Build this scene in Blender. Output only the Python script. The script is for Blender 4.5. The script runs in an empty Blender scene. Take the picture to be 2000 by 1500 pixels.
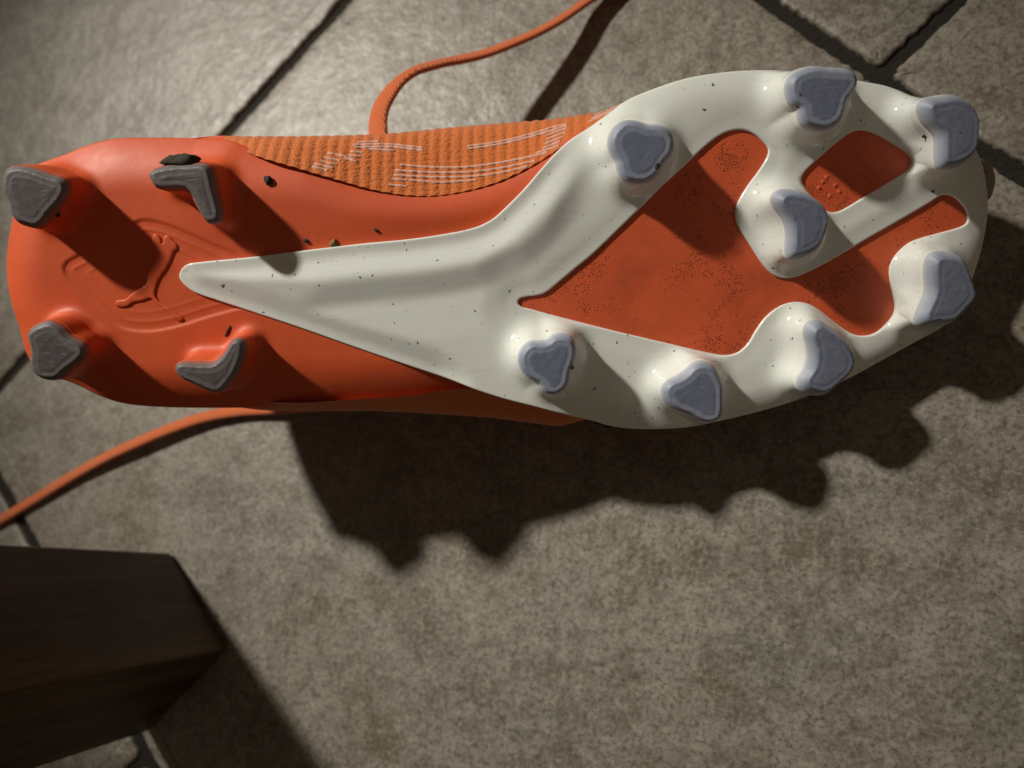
import bpy, bmesh, math, random
import numpy as np
from mathutils import Matrix, Vector
from mathutils.geometry import delaunay_2d_cdt
from mathutils.bvhtree import BVHTree
from mathutils import noise as mnoise

random.seed(7)
rng = np.random.default_rng(7)
scene = bpy.context.scene
col = scene.collection

# ------------------------------------------------------------------ camera, world, lamp, exposure
cam = bpy.data.cameras.new("camera")
cam.sensor_fit = 'HORIZONTAL'
cam.sensor_width = 9.6
cam.lens = 9.6 * 1386.0 / 2000.0
cam.clip_start = 0.01
cam.clip_end = 50
cam.dof.use_dof = True
cam.dof.focus_distance = 0.192
cam.dof.aperture_fstop = 2.1
cam_ob = bpy.data.objects.new("camera", cam)
CAMR = [[0.950992, 0.05277, 0.30468], [0.0, 0.985331, -0.170657], [-0.309216, 0.162293, 0.937041]]
mw = Matrix(CAMR).to_4x4()
mw.translation = (0, 0, 0.239)
cam_ob.matrix_world = mw
col.objects.link(cam_ob)
scene.camera = cam_ob

world = bpy.data.worlds.new("World")
scene.world = world
world.use_nodes = True
bg = world.node_tree.nodes["Background"]
bg.inputs[0].default_value = (1.0, 0.74, 0.52, 1)
bg.inputs[1].default_value = 0.085

LAMP = [-1.1765, 1.036, 1.6879]
AIM = Vector((-0.120, 0.080, 0.0))
ld = bpy.data.lights.new("ceiling_spot", 'SPOT')
ld.energy = 246
ld.color = (1.0, 0.94, 0.83)
ld.shadow_soft_size = 0.068
ld.spot_size = math.radians(14.9)
ld.spot_blend = 1.0
lo = bpy.data.objects.new("ceiling_spot", ld)
lo.location = LAMP
lo.rotation_euler = (AIM - Vector(LAMP)).to_track_quat('-Z', 'Y').to_euler()
col.objects.link(lo)

scene.view_settings.view_transform = 'Standard'
scene.view_settings.look = 'None'
scene.view_settings.exposure = 0.0
scene.view_settings.gamma = 1.0
scene.render.engine = 'CYCLES'
scene.cycles.max_bounces = 8
scene.cycles.use_denoising = True

# ------------------------------------------------------------------ measured outlines (millimetres in the boot's own frame; world metres for laces)
KNIT_STRIPES = [[(-29.14, 29.12), (-19.34, 27.79), (-10.07, 27.29), (-1.05, 27.89), (8.75, 29.0), (11.26, 29.59)], [(-30.29, 27.65), (-19.4, 26.4), (-10.13, 25.9), (-1.13, 26.36),
    (7.96, 27.53)], [(-30.88, 26.43), (-19.45, 25.15), (-8.22, 24.65), (0.2, 25.28), (5.81, 26.19)], [(-31.46, 25.36), (-27.16, 24.81)], [(-32.33, 23.89), (-27.22, 23.16)],
    [(11.64, 34.18), (17.02, 35.83)], [(11.26, 33.04), (16.63, 34.67)], [(10.9, 31.92), (15.95, 33.4)], [(10.25, 30.7), (15.02, 32.2)], [(-10.39, 32.97), (-0.73, 33.71),
    (7.82, 35.15), (14.22, 36.63), (17.28, 36.88)], [(-10.13, 32.23), (-0.77, 32.99), (7.76, 34.41), (14.41, 35.83)], [(-41.73, 35.45), (-31.88, 34.99), (-22.7, 33.38)],
    [(-41.41, 34.69), (-31.87, 34.26), (-22.57, 32.66)], [(-48.56, 33.66), (-44.67, 32.44)], [(-49.61, 32.43), (-45.19, 31.19)], [(-50.66, 31.5), (-45.99, 30.11)], [(-51.97,
    30.72), (-47.07, 29.33)], [(-52.75, 30.06), (-48.41, 28.7)], [(-42.49, 33.6), (-39.15, 33.12)], [(-43.29, 32.65), (-39.69, 32.01)], [(-44.11, 31.7), (-40.79, 30.8)],
    [(-26.47, 24.77), (-18.1, 23.67), (-8.28, 23.55)], [(12.57, 35.28), (17.25, 36.58)], [(8.24, 29.49), (14.65, 31.09)], [(-37.48, 34.02), (-30.47, 33.17)], [(-40.92,
    36.14), (-34.74, 36.06)], [(-45.5, 32.91), (-41.63, 31.28)], [(24.5, 38.7), (32.88, 41.58)], [(23.78, 37.77), (31.11, 40.23)], [(23.13, 36.93), (29.56, 39.25)]]
LACE_A = [(-0.0119, 0.2045, 0.001), (-0.0289, 0.1964, 0.002), (-0.0457, 0.1858, 0.006), (-0.0546, 0.1776, 0.01), (-0.0633, 0.1709, 0.014), (-0.0719, 0.1655, 0.018), (-0.0802,
    0.1608, 0.022), (-0.0881, 0.1567, 0.027), (-0.0937, 0.1531, 0.032), (-0.0996, 0.1479, 0.038), (-0.1027, 0.142, 0.043), (-0.1049, 0.1353, 0.047), (-0.107, 0.1286, 0.049),
    (-0.1073, 0.1222, 0.05), (-0.1054, 0.1142, 0.051), (-0.1002, 0.1045, 0.053), (-0.0952, 0.0965, 0.05)]
LACE_B = [(-0.3611, -0.0257, 0.0015), (-0.3368, -0.0138, 0.0015), (-0.3189, -0.0059, 0.0016), (-0.3014, 0.0022, 0.0018), (-0.2756, 0.0142, 0.0024), (-0.2582, 0.0211, 0.0034),
    (-0.2417, 0.0267, 0.004), (-0.2263, 0.0317, 0.0038), (-0.2089, 0.0362, 0.0034), (-0.1916, 0.0382, 0.0032), (-0.1729, 0.0383, 0.004), (-0.149, 0.0383, 0.007), (-0.1246,
    0.0412, 0.012)]
CRUMBS = {'crumb_a': (-64.35, 27.01, -0.16), 'crumb_b': (-55.96, 10.49, -0.0), 'crumb_c': (-48.59, 9.19, 0.12), 'crumb_d': (-32.97, 23.63, 0.33), 'crumb_e': (-36.28, 11.98, 0.29),
    'blade': (-81.38, -13.2, 3.44), 'clump': (-83.14, 32.6, 8.39), 'f2': (74.8, 36.2, 4.72), 'f3a': (109.37, 26.89, 1.33), 'f3b': (114.51, 28.44, -1.34), 'mark': (23.71,
    -47.54, -3.08), 'bumper': (133.38, 13.83, -5.49), 'pit_a': (38.15, 23.04, 11.1), 'pit_b': (14.44, -26.97, 10.97), 'pit_c': (-118.8, 21.48, 6.24)}
PLATE = [(-92.8, 2.96), (-91.92, 4.75), (-89.63, 6.16), (-85.19, 6.59), (-71.78, 7.02), (-55.55, 7.95), (-39.49, 8.74), (-27.56, 9.08), (-16.91, 9.92), (-9.24, 11.07), (-4.48,
    12.95), (-0.96, 15.57), (4.32, 20.08), (9.59, 25.32), (13.91, 29.38), (17.74, 32.26), (22.75, 35.04), (27.74, 38.06), (33.38, 41.4), (39.74, 43.53), (47.82, 45.54),
    (53.84, 46.29), (61.86, 46.67), (69.89, 46.42), (76.59, 45.76), (86.02, 44.31), (93.62, 42.47), (100.98, 40.77), (105.12, 39.26), (108.88, 37.51), (112.81, 35.61),
    (117.79, 32.49), (122.48, 28.33), (126.12, 23.94), (128.71, 19.3), (130.17, 14.94), (131.16, 9.5), (131.35, 5.4), (131.19, 1.99), (130.47, -3.37), (129.2, -9.17), (127.2,
    -15.28), (124.57, -21.15), (120.75, -24.96), (113.1, -28.84), (104.53, -33.13), (95.91, -37.47), (88.08, -40.85), (81.06, -43.1), (74.01, -45.06), (65.15, -46.91),
    (56.27, -48.47), (48.85, -49.52), (39.95, -49.56), (31.07, -48.83), (24.45, -47.33), (21.38, -46.06), (13.52, -43.11), (4.83, -39.98), (-3.85, -37.16), (-10.3, -34.65),
    (-20.12, -30.45), (-33.71, -24.86), (-47.19, -19.17), (-60.57, -13.39), (-73.93, -7.94), (-82.8, -4.37), (-89.01, -1.7), (-91.84, 0.76)]
WINDOW_A = [(0.94, -9.81), (1.71, -8.87), (3.43, -8.55), (7.27, -8.23), (9.44, -7.38), (11.63, -5.84), (16.74, -2.11), (22.51, 2.08), (31.1, 9.44), (36.19, 13.83), (40.95, 18.05),
    (45.11, 21.48), (49.23, 24.88), (53.32, 28.26), (57.39, 30.84), (61.03, 31.77), (63.86, 31.46), (66.43, 30.15), (68.21, 28.62), (69.58, 27.11), (70.01, 25.53), (69.08,
    23.37), (67.07, 20.49), (64.63, 17.48), (62.59, 14.42), (61.36, 11.69), (61.24, 9.01), (62.21, 6.38), (65.16, 1.69), (68.14, -3.04), (70.28, -5.68), (72.41, -7.35),
    (74.96, -8.08), (77.5, -7.96), (80.02, -7.28), (85.45, -4.99), (92.36, -1.43), (97.85, 1.51), (106.04, 5.62), (114.17, 9.83), (116.18, 11.04), (118.23, 11.58), (120.37,
    10.91), (122.14, 9.46), (123.97, 7.33), (124.83, 5.24), (124.66, 3.76), (123.04, 2.77), (116.8, 1.4), (112.63, 0.57), (109.32, -0.45), (106.88, -2.22), (105.15, -4.18),
    (104.13, -6.34), (103.95, -8.56), (104.54, -11.68), (105.42, -15.13), (105.98, -17.72), (105.67, -19.99), (104.06, -22.32), (101.58, -24.61), (99.46, -25.49), (97.3,
    -25.63), (95.12, -25.2), (92.47, -23.72), (88.49, -20.57), (84.97, -17.62), (82.36, -15.89), (79.78, -15.01), (77.22, -14.84), (74.24, -15.5), (71.71, -16.9), (69.17,
    -19.16), (67.06, -22.05), (64.94, -25.53), (62.79, -27.57), (60.64, -28.45), (58.04, -28.57), (55.89, -28.14), (53.01, -27.37), (40.14, -23.48), (27.37, -19.63), (14.7,
    -15.52), (4.22, -12.01), (1.86, -11.15)]
WINDOW_B = [(79.02, 17.76), (79.53, 19.57), (81.39, 21.43), (86.59, 25.66), (90.57, 28.52), (92.97, 29.53), (95.83, 29.36), (99.15, 27.99), (104.2, 24.97), (107.18, 22.96), (108.37,
    21.32), (108.19, 19.63), (106.63, 18.01), (101.4, 15.17), (95.32, 11.95), (91.25, 9.8), (89.2, 8.98), (87.12, 8.98), (85.15, 10.05), (83.3, 11.91), (80.3, 15.69)]
HEEL_PLATE = [(-146.89, 5.89), (-145.89, 10.98), (-144.15, 15.96), (-141.81, 21.56), (-138.51, 28.16), (-135.3, 33.12), (-132.65, 35.57), (-127.69, 37.03), (-122.49, 38.32), (-114.96,
    40.4), (-107.71, 41.39), (-93.82, 40.71), (-80.14, 39.37), (-74.8, 38.47), (-70.23, 36.35), (-65.94, 34.6), (-58.91, 32.13), (-52.96, 30.0), (-45.91, 27.52), (-37.75,
    24.69), (-28.37, 22.45), (-19.42, 21.74), (-10.36, 22.51), (-1.26, 24.48), (7.88, 28.04), (15.85, 32.16), (22.86, 34.86), (26.93, 33.29), (25.37, 28.38), (18.1, 20.82),
    (9.14, 10.46), (1.4, -0.24), (-0.76, -11.57), (1.24, -26.44), (-0.88, -36.78), (-6.11, -37.22), (-12.71, -35.75), (-20.15, -35.6), (-32.73, -36.6), (-48.03, -36.79),
    (-63.45, -37.0), (-82.05, -36.9), (-101.95, -35.82), (-114.38, -34.53), (-120.79, -33.08), (-126.4, -30.73), (-130.97, -27.96), (-135.62, -25.67), (-140.63, -24.31),
    (-143.82, -21.95), (-145.92, -16.86), (-146.45, -9.15), (-147.16, -3.05), (-147.24, 2.2)]
PANEL = [(-104.45, 17.98), (-100.35, 18.96), (-94.78, 17.64), (-88.35, 14.61), (-79.81, 10.18), (-73.36, 6.99), (-65.31, 2.7), (-66.46, -5.75), (-75.35, -6.65), (-85.95, -8.62),
    (-94.89, -10.71), (-102.24, -11.75), (-107.02, -11.62), (-112.04, -10.3), (-116.1, -6.26), (-120.92, -0.9), (-124.75, 3.93), (-125.83, 6.71), (-124.63, 8.91), (-121.03,
    10.52), (-113.61, 14.4)]
CAT = [(-98.33, 14.41), (-97.71, 14.65), (-96.82, 13.9), (-96.29, 11.93), (-95.24, 13.8), (-94.34, 14.02), (-93.14, 12.56), (-92.42, 11.68), (-92.58, 10.72), (-93.56, 10.08),
    (-94.8, 7.92), (-96.7, 5.37), (-99.04, 2.83), (-100.31, 0.63), (-101.0, -1.62), (-100.15, -3.54), (-97.69, -5.56), (-96.0, -6.96), (-94.73, -8.2), (-93.97, -8.97),
    (-95.19, -9.18), (-97.0, -7.63), (-98.64, -5.94), (-101.03, -3.49), (-102.01, -2.28), (-104.77, -2.83), (-107.67, -3.23), (-109.33, -4.14), (-111.72, -4.15), (-112.52,
    -3.67), (-111.63, -2.85), (-109.51, -2.69), (-107.31, -1.24), (-104.7, 0.04), (-102.57, 1.19), (-101.81, 3.0), (-101.49, 4.82), (-100.39, 6.02), (-99.13, 7.35), (-99.1,
    10.01), (-98.72, 12.22)]
STUDS = {'F1': [(27.02, 30.5), (28.11, 32.62), (30.07, 33.94), (31.98, 34.06), (33.88, 33.58), (36.15, 32.71), (38.82, 32.54), (40.72, 31.81), (41.97, 30.28), (42.32, 28.06),
    (41.51, 25.9), (39.81, 24.16), (38.22, 21.66), (36.25, 20.16), (33.91, 19.69), (31.2, 20.23), (29.69, 21.45), (28.97, 23.36), (28.77, 25.23), (27.67, 27.03), (26.96,
    28.67)], 'F2': [(71.53, 40.68), (72.51, 42.39), (74.38, 43.33), (77.76, 43.83), (80.8, 43.29), (83.45, 43.02), (86.5, 42.48), (87.82, 41.1), (87.89, 39.32), (86.69,
    37.61), (85.59, 36.25), (84.93, 33.41), (83.85, 31.3), (80.84, 29.67), (77.75, 30.23), (75.42, 31.46), (74.73, 33.68), (74.57, 35.13), (72.63, 36.32), (71.84, 38.16)],
    'F3': [(104.88, 33.28), (105.56, 34.68), (108.62, 34.85), (111.66, 35.27), (114.41, 34.51), (117.25, 32.54), (119.15, 29.52), (119.4, 26.22), (119.16, 22.55), (117.76,
    20.41), (114.75, 18.73), (110.85, 18.47), (110.35, 20.12), (110.26, 23.46), (109.96, 26.06), (108.67, 27.97), (106.21, 30.3)], 'F4': [(68.16, 13.24), (69.18, 14.69),
    (71.52, 14.79), (75.06, 13.94), (78.23, 12.22), (80.64, 10.17), (81.76, 8.06), (81.81, 6.26), (80.85, 3.23), (79.35, 0.21), (75.81, -1.52), (72.63, -1.84), (72.33,
    -0.12), (72.52, 3.76), (72.06, 6.88), (70.84, 9.26), (69.23, 11.27)], 'F5': [(109.4, -4.47), (110.15, -3.6), (111.48, -3.42), (117.22, -4.98), (119.05, -7.87), (121.51,
    -13.62), (121.77, -15.25), (118.26, -19.49), (115.54, -21.76), (111.03, -21.73), (107.76, -21.92), (107.14, -20.79), (108.68, -16.82), (109.93, -12.86), (109.36, -8.03)],
    'F6': [(77.51, -21.69), (78.27, -19.7), (79.89, -19.26), (81.55, -20.32), (85.3, -23.03), (87.85, -25.68), (90.07, -29.98), (89.37, -33.29), (86.97, -35.67), (82.51,
    -38.91), (78.76, -38.51), (76.23, -37.07), (76.06, -35.36), (78.18, -32.12), (78.91, -28.41), (78.41, -25.05)], 'F7': [(39.13, -35.2), (40.26, -33.57), (42.89, -32.47),
    (45.38, -30.95), (47.45, -28.99), (49.5, -28.56), (51.96, -29.7), (53.46, -32.32), (54.42, -34.92), (54.41, -39.17), (53.99, -43.44), (51.9, -44.6), (48.99, -43.98),
    (46.08, -42.06), (42.77, -40.56), (40.72, -39.14), (39.37, -37.34)], 'F8': [(0.76, -23.79), (1.69, -21.91), (3.56, -20.37), (6.0, -20.52), (8.46, -20.27), (10.16, -19.0),
    (12.61, -18.74), (14.6, -19.83), (15.3, -22.35), (14.6, -25.63), (13.38, -28.49), (12.83, -31.4), (11.08, -33.41), (8.97, -34.13), (6.95, -33.15), (5.83, -30.96), (3.06,
    -28.96), (1.14, -26.46)], 'S1': [(-129.57, 30.99), (-127.97, 33.17), (-124.49, 33.31), (-121.52, 32.48), (-119.51, 31.59), (-117.13, 30.54), (-114.72, 29.62), (-114.06,
    27.54), (-116.12, 24.86), (-119.32, 22.1), (-123.21, 18.84), (-126.16, 19.42), (-128.55, 20.62), (-129.47, 22.76), (-129.34, 25.21), (-130.14, 27.83)], 'S2': [(-90.98,
    29.68), (-89.79, 30.35), (-85.93, 30.97), (-81.67, 30.94), (-76.53, 30.6), (-75.58, 29.03), (-75.29, 24.98), (-74.56, 18.43), (-75.35, 16.81), (-77.89, 16.97), (-79.78,
    21.2), (-81.65, 25.4), (-84.06, 26.19), (-89.65, 26.56), (-90.81, 28.41)], 'S3': [(-131.77, -9.55), (-129.81, -7.85), (-125.85, -6.83), (-123.41, -8.22), (-121.25,
    -10.99), (-118.01, -13.41), (-117.52, -15.26), (-119.82, -17.39), (-123.43, -19.46), (-126.66, -21.71), (-130.42, -21.51), (-132.4, -19.83), (-132.59, -16.69), (-131.75,
    -13.48)], 'S4': [(-92.72, -21.17), (-91.97, -20.08), (-87.07, -20.5), (-82.45, -20.76), (-79.82, -19.23), (-78.17, -17.65), (-75.91, -14.72), (-74.44, -14.25), (-73.36,
    -15.42), (-74.0, -17.89), (-76.37, -22.52), (-79.45, -26.03), (-82.02, -28.02), (-84.21, -27.47), (-89.19, -24.77), (-91.78, -23.2)]}
SIL_HI = [(-132.65, 35.57), (-123.11, 38.46), (-116.71, 40.85), (-110.98, 42.33), (-97.61, 41.93), (-84.18, 40.97), (-72.4, 39.85), (-58.56, 39.01), (-44.26, 38.46), (-29.84,
    38.35), (-15.21, 38.97), (-0.66, 39.32), (13.64, 39.25), (22.79, 39.76), (28.16, 40.85), (34.54, 42.54)]
SIL_LO = [(-115.54, -34.97), (-103.49, -36.5), (-84.59, -38.61), (-75.13, -39.47), (-63.54, -40.14), (-48.34, -40.93), (-33.13, -42.4), (-19.07, -44.24), (-4.67, -46.25), (9.39,
    -48.33), (16.94, -48.95), (23.44, -48.87)]
BOOT_AXES = [[0.958636, 0.055407, 0.27919], [0.056081, 0.924876, -0.376111], [-0.279055, 0.376211, 0.883512]]        # columns: heel-to-toe, across, out of the sole
BOOT_ORIGIN = [-0.05782, 0.0653, 0.06117]

# ---- shared shape functions of the boot (local millimetres: u heel to toe, v across, w out of the sole) ----
def base_w(u):
    u = np.asarray(u, float)
    return -np.where(u < 0, 0.00016, 0.00014) * u ** 2
def lerp_tab(x, tab):
    t = np.array(tab, float)
    return np.interp(x, t[:, 0], t[:, 1])
def sstep(a, b, x):
    t = np.clip((np.asarray(x, float) - a) / (b - a), 0, 1)
    return t * t * (3 - 2 * t)
def catmull(P, step, closed=True):
    P = np.array(P, float)
    n = len(P)
    out = []
    rng = range(n) if closed else range(n - 1)
    for i in rng:
        if closed:
            a, b, c, d = P[(i - 1) % n], P[i], P[(i + 1) % n], P[(i + 2) % n]
        else:
            a, b, c, d = P[max(i - 1, 0)], P[i], P[i + 1], P[min(i + 2, n - 1)]
        m = max(3, int(np.linalg.norm(c - b) / step * 2))
        t = np.linspace(0, 1, m, endpoint=False)[:, None]
        # tangents limited by the local segment length (keeps tight corners from overshooting)
        L = np.linalg.norm(c - b)
        m0 = (c - a); m1 = (d - b)
        m0 = m0 / max(np.linalg.norm(m0), 1e-9) * L * 0.95
        m1 = m1 / max(np.linalg.norm(m1), 1e-9) * L * 0.95
        out.append((2*t**3-3*t**2+1)*b + (t**3-2*t**2+t)*m0 + (-2*t**3+3*t**2)*c + (t**3-t**2)*m1)
    if not closed:
        out.append(P[-1:])
    Q = np.concatenate(out)
    R = np.vstack([Q, Q[:1]]) if closed else Q
    s = np.r_[0, np.cumsum(np.linalg.norm(np.diff(R, axis=0), axis=1))]
    k = max(4, int(round(s[-1] / step)))
    x = np.linspace(0, s[-1], k + 1)[:k if closed else k + 1]
    return np.stack([np.interp(x, s, R[:, j]) for j in range(R.shape[1])], 1)

DEPTH = [(-147, 52), (-138, 62), (-125, 68), (-100, 69), (-80, 67), (-60, 71), (-40, 75), (-10, 68), (20, 57),
         (60, 46), (90, 38), (110, 31), (125, 24), (132, 17)]
OUT_P = catmull(PLATE, 0.5)
OUT_H = catmull(HEEL_PLATE, 0.5)
def outline_limits(us):
    """Upper and lower edge of the whole sole at each station."""
    hi, lo = [], []
    for u in us:
        h = []
        for Q in (OUT_H, OUT_P):
            m = np.abs(Q[:, 0] - u) < 0.7
            if m.any():
                h += [Q[m, 1].max(), Q[m, 1].min()]
        if not h:
            h = [5.0, 5.0]
        hi.append(max(h)); lo.append(min(h))
    k = np.ones(5) / 5
    f = lambda a: np.convolve(np.pad(a, 2, mode='edge'), k, 'valid')
    return f(np.array(hi)), f(np.array(lo))
def upper_sections(us, npt):
    """Cross-sections of the upper, as an array station x point x (u, v, w)."""
    hi, lo = outline_limits(us)
    sh = np.array(SIL_HI); sl = np.array(SIL_LO)
    rows = []
    for u, h, l in zip(us, hi, lo):
        D = float(lerp_tab(u, DEPTH))
        W = max(h - l, 0.2)
        kh = float(sstep(-134, -110, u) * (1 - sstep(22, 36, u)))
        kl = float(sstep(-118, -95, u) * (1 - sstep(10, 26, u)))
        bh = (h - 0.3) * (1 - kh) + kh * np.interp(u, sh[:, 0], sh[:, 1])
        bl = (l + 0.3) * (1 - kl) + kl * np.interp(u, sl[:, 0], sl[:, 1])
        ins = 1.3 * float(1 - sstep(-92, -78, u))
        bh -= ins; bl += ins
        dh = np.interp(u, [-140, -100, -60, 0, 20, 40, 80, 131], [9, 10, 15, 21, 18, 9, 8, 6])
        dl = np.interp(u, [-140, -100, -60, -10, 10, 30, 80, 131], [10, 12, 17, 17, 12, 8, 9, 6])
        e0 = -6.5 * float(1 - sstep(-85, -60, u)) - 1.3
        vc = (bh + bl) / 2 - 0.10 * W * float(sstep(-100, -40, u) * (1 - sstep(40, 110, u)))
        H = (bh - bl) / 2
        P = [(h - 1.6 - ins, e0), (bh - 0.12 * (bh - h + 1), e0 - 0.45 * (dh + e0)), (bh, -dh), (bh - 0.09 * H, -(dh + 0.35 * (D - dh))),
             (vc + 0.66 * H, -0.78 * D), (vc + 0.34 * H, -0.95 * D), (vc, -D), (vc - 0.34 * H, -0.95 * D), (vc - 0.66 * H, -0.78 * D),
             (bl + 0.09 * H, -(dl + 0.35 * (D - dl))), (bl, -dl), (bl + 0.12 * (l - bl + 1), e0 - 0.45 * (dl + e0)), (l + 1.6 + ins, e0)]
        P = np.array(P)
        # parametrise evenly by control point, so the grid lines run along the boot
        n = len(P); t = np.linspace(0, n - 1, npt); i = np.minimum(t.astype(int), n - 2); f = (t - i)[:, None]
        a = P[np.maximum(i - 1, 0)]; b = P[i]; c = P[i + 1]; d = P[np.minimum(i + 2, n - 1)]
        q = 0.5 * (2*b + (c - a) * f + (2*a - 5*b + 4*c - d) * f**2 + (3*b - a - 3*c + d) * f**3)
        dep = np.clip(-q[:, 1], 0, None)
        shift = 14 * (dep / 57) ** 2.2 * float(1 - sstep(-120, -70, u))
        toe = -6 * (dep / 20) ** 1.5 * float(sstep(105, 130, u))
        rows.append(np.stack([u + shift + toe, q[:, 0], q[:, 1] + base_w(u)], 1))
    return np.array(rows)


# ------------------------------------------------------------------ helpers
def link(name, me, mat=None, parent=None, smooth=True):
    o = bpy.data.objects.new(name, me)
    col.objects.link(o)
    if mat is not None:
        for m in (mat if isinstance(mat, (list, tuple)) else [mat]):
            me.materials.append(m)
    if smooth and len(me.polygons):
        me.polygons.foreach_set('use_smooth', [True] * len(me.polygons))
    if parent is not None:
        o.parent = parent
    return o
def mesh(name, V, F):
    me = bpy.data.meshes.new(name)
    me.from_pydata([tuple(map(float, v)) for v in V], [], [tuple(int(i) for i in f) for f in F])
    me.update()
    return me
def tag(o, label, cat, group=None):
    o['label'] = label
    o['category'] = cat
    if group:
        o['group'] = group
    return o
def poly_dist(P, Q, closed=True):
    """Distance of points P to polyline Q."""
    A = np.asarray(Q, float)
    B = np.roll(A, -1, 0) if closed else A[1:]
    A = A if closed else A[:-1]
    d = B - A
    L2 = (d * d).sum(1) + 1e-12
    out = np.empty(len(P))
    for s in range(0, len(P), 3000):
        p = P[s:s + 3000, None, :]
        t = np.clip(((p - A) * d).sum(2) / L2, 0, 1)
        q = A + d * t[..., None] - p
        out[s:s + 3000] = np.sqrt((q * q).sum(2).min(1))
    return out
def inside(P, Q):
    x, y = P[:, 0], P[:, 1]
    c = np.zeros(len(P), bool)
    A = np.asarray(Q, float); B = np.roll(A, -1, 0)
    for a, b in zip(A, B):
        if a[1] == b[1]:
            continue
        m = (a[1] > y) != (b[1] > y)
        c ^= m & (x < (b[0] - a[0]) * (y - a[1]) / (b[1] - a[1]) + a[0])
    return c
def area2(Q):
    A = np.asarray(Q); B = np.roll(A, -1, 0)
    return (A[:, 0] * B[:, 1] - A[:, 1] * B[:, 0]).sum()
def sheet(outer, holes, step, insets, refine=None):
    """Triangulated planar region: boundary loops, inset rows and a hex fill. Returns points, triangles, loops (index lists)."""
    loops = []
    pts = []
    for k, Q in enumerate([outer] + holes):
        Q = np.asarray(Q)
        if (area2(Q) > 0) != (k == 0):
            Q = Q[::-1]
        loops.append(np.arange(len(Q)) + sum(len(p) for p in pts))
        pts.append(Q)
    B = np.concatenate(pts)
    def dist(P):
        return np.min([poly_dist(P, q) for q in pts], 0)
    def ok(P):
        m = inside(P, pts[0])
        for h in pts[1:]:
            m &= ~inside(P, h)
        return m
    extra = []
    for ins in insets:
        for Q in pts:
            t = np.roll(Q, -1, 0) - np.roll(Q, 1, 0)
            nn = np.stack([-t[:, 1], t[:, 0]], 1)
            nn /= np.linalg.norm(nn, axis=1)[:, None] + 1e-9
            P = Q + nn * ins
            P = P[ok(P)]
            if len(P):
                P = P[dist(P) > 0.93 * ins]
                extra.append(P)
    lo_, hi_ = pts[0].min(0), pts[0].max(0)
    gx = np.arange(lo_[0], hi_[0], step); gy = np.arange(lo_[1], hi_[1], step * 0.866)
    X, Y = np.meshgrid(gx, gy)
    X[1::2] += step / 2
    G = np.stack([X.ravel(), Y.ravel()], 1)
    if refine is not None:
        fx = np.arange(lo_[0], hi_[0], step / 2); fy = np.arange(lo_[1], hi_[1], step / 2 * 0.866)
        X, Y = np.meshgrid(fx, fy); X[1::2] += step / 4
        F2 = np.stack([X.ravel(), Y.ravel()], 1)
        G = np.concatenate([G[~refine(G)], F2[refine(F2)]])
    G = G[ok(G)]
    G = G[dist(G) > max(insets) + 0.35 * step]
    P = np.concatenate([B] + extra + [G])
    edges = [(int(l[i]), int(l[(i + 1) % len(l)])) for l in loops for i in range(len(l))]
    vo, eo, fo, ov, oe, of = delaunay_2d_cdt([Vector(p) for p in P], edges, [], 0, 1e-6)
    vo = np.array([tuple(v) for v in vo])
    T = np.array([f for f in fo if len(f) == 3])
    c = vo[T].mean(1)
    T = T[ok(c)]
    remap = {}
    for new, olds in enumerate(ov):
        for o_ in olds:
            remap[o_] = new
    lp = [[remap[int(i)] for i in l] for l in loops]
    return vo, T, lp
def with_walls(P2, W, T, loops, low):
    """Give a sheet side walls running down to the height function low(P)."""
    V = np.column_stack([P2, W])
    F = [tuple(t) for t in T]
    add = []
    n = len(V)
    for l in loops:
        lowz = low(P2[l])
        base = n + len(add)
        add += [(P2[i][0], P2[i][1], z) for i, z in zip(l, lowz)]
        m = len(l)
        for k in range(m):
            a, b = l[k], l[(k + 1) % m]
            F.append((b, a, base + k, base + (k + 1) % m))
    return np.concatenate([V, np.array(add)]) if add else V, F

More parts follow.
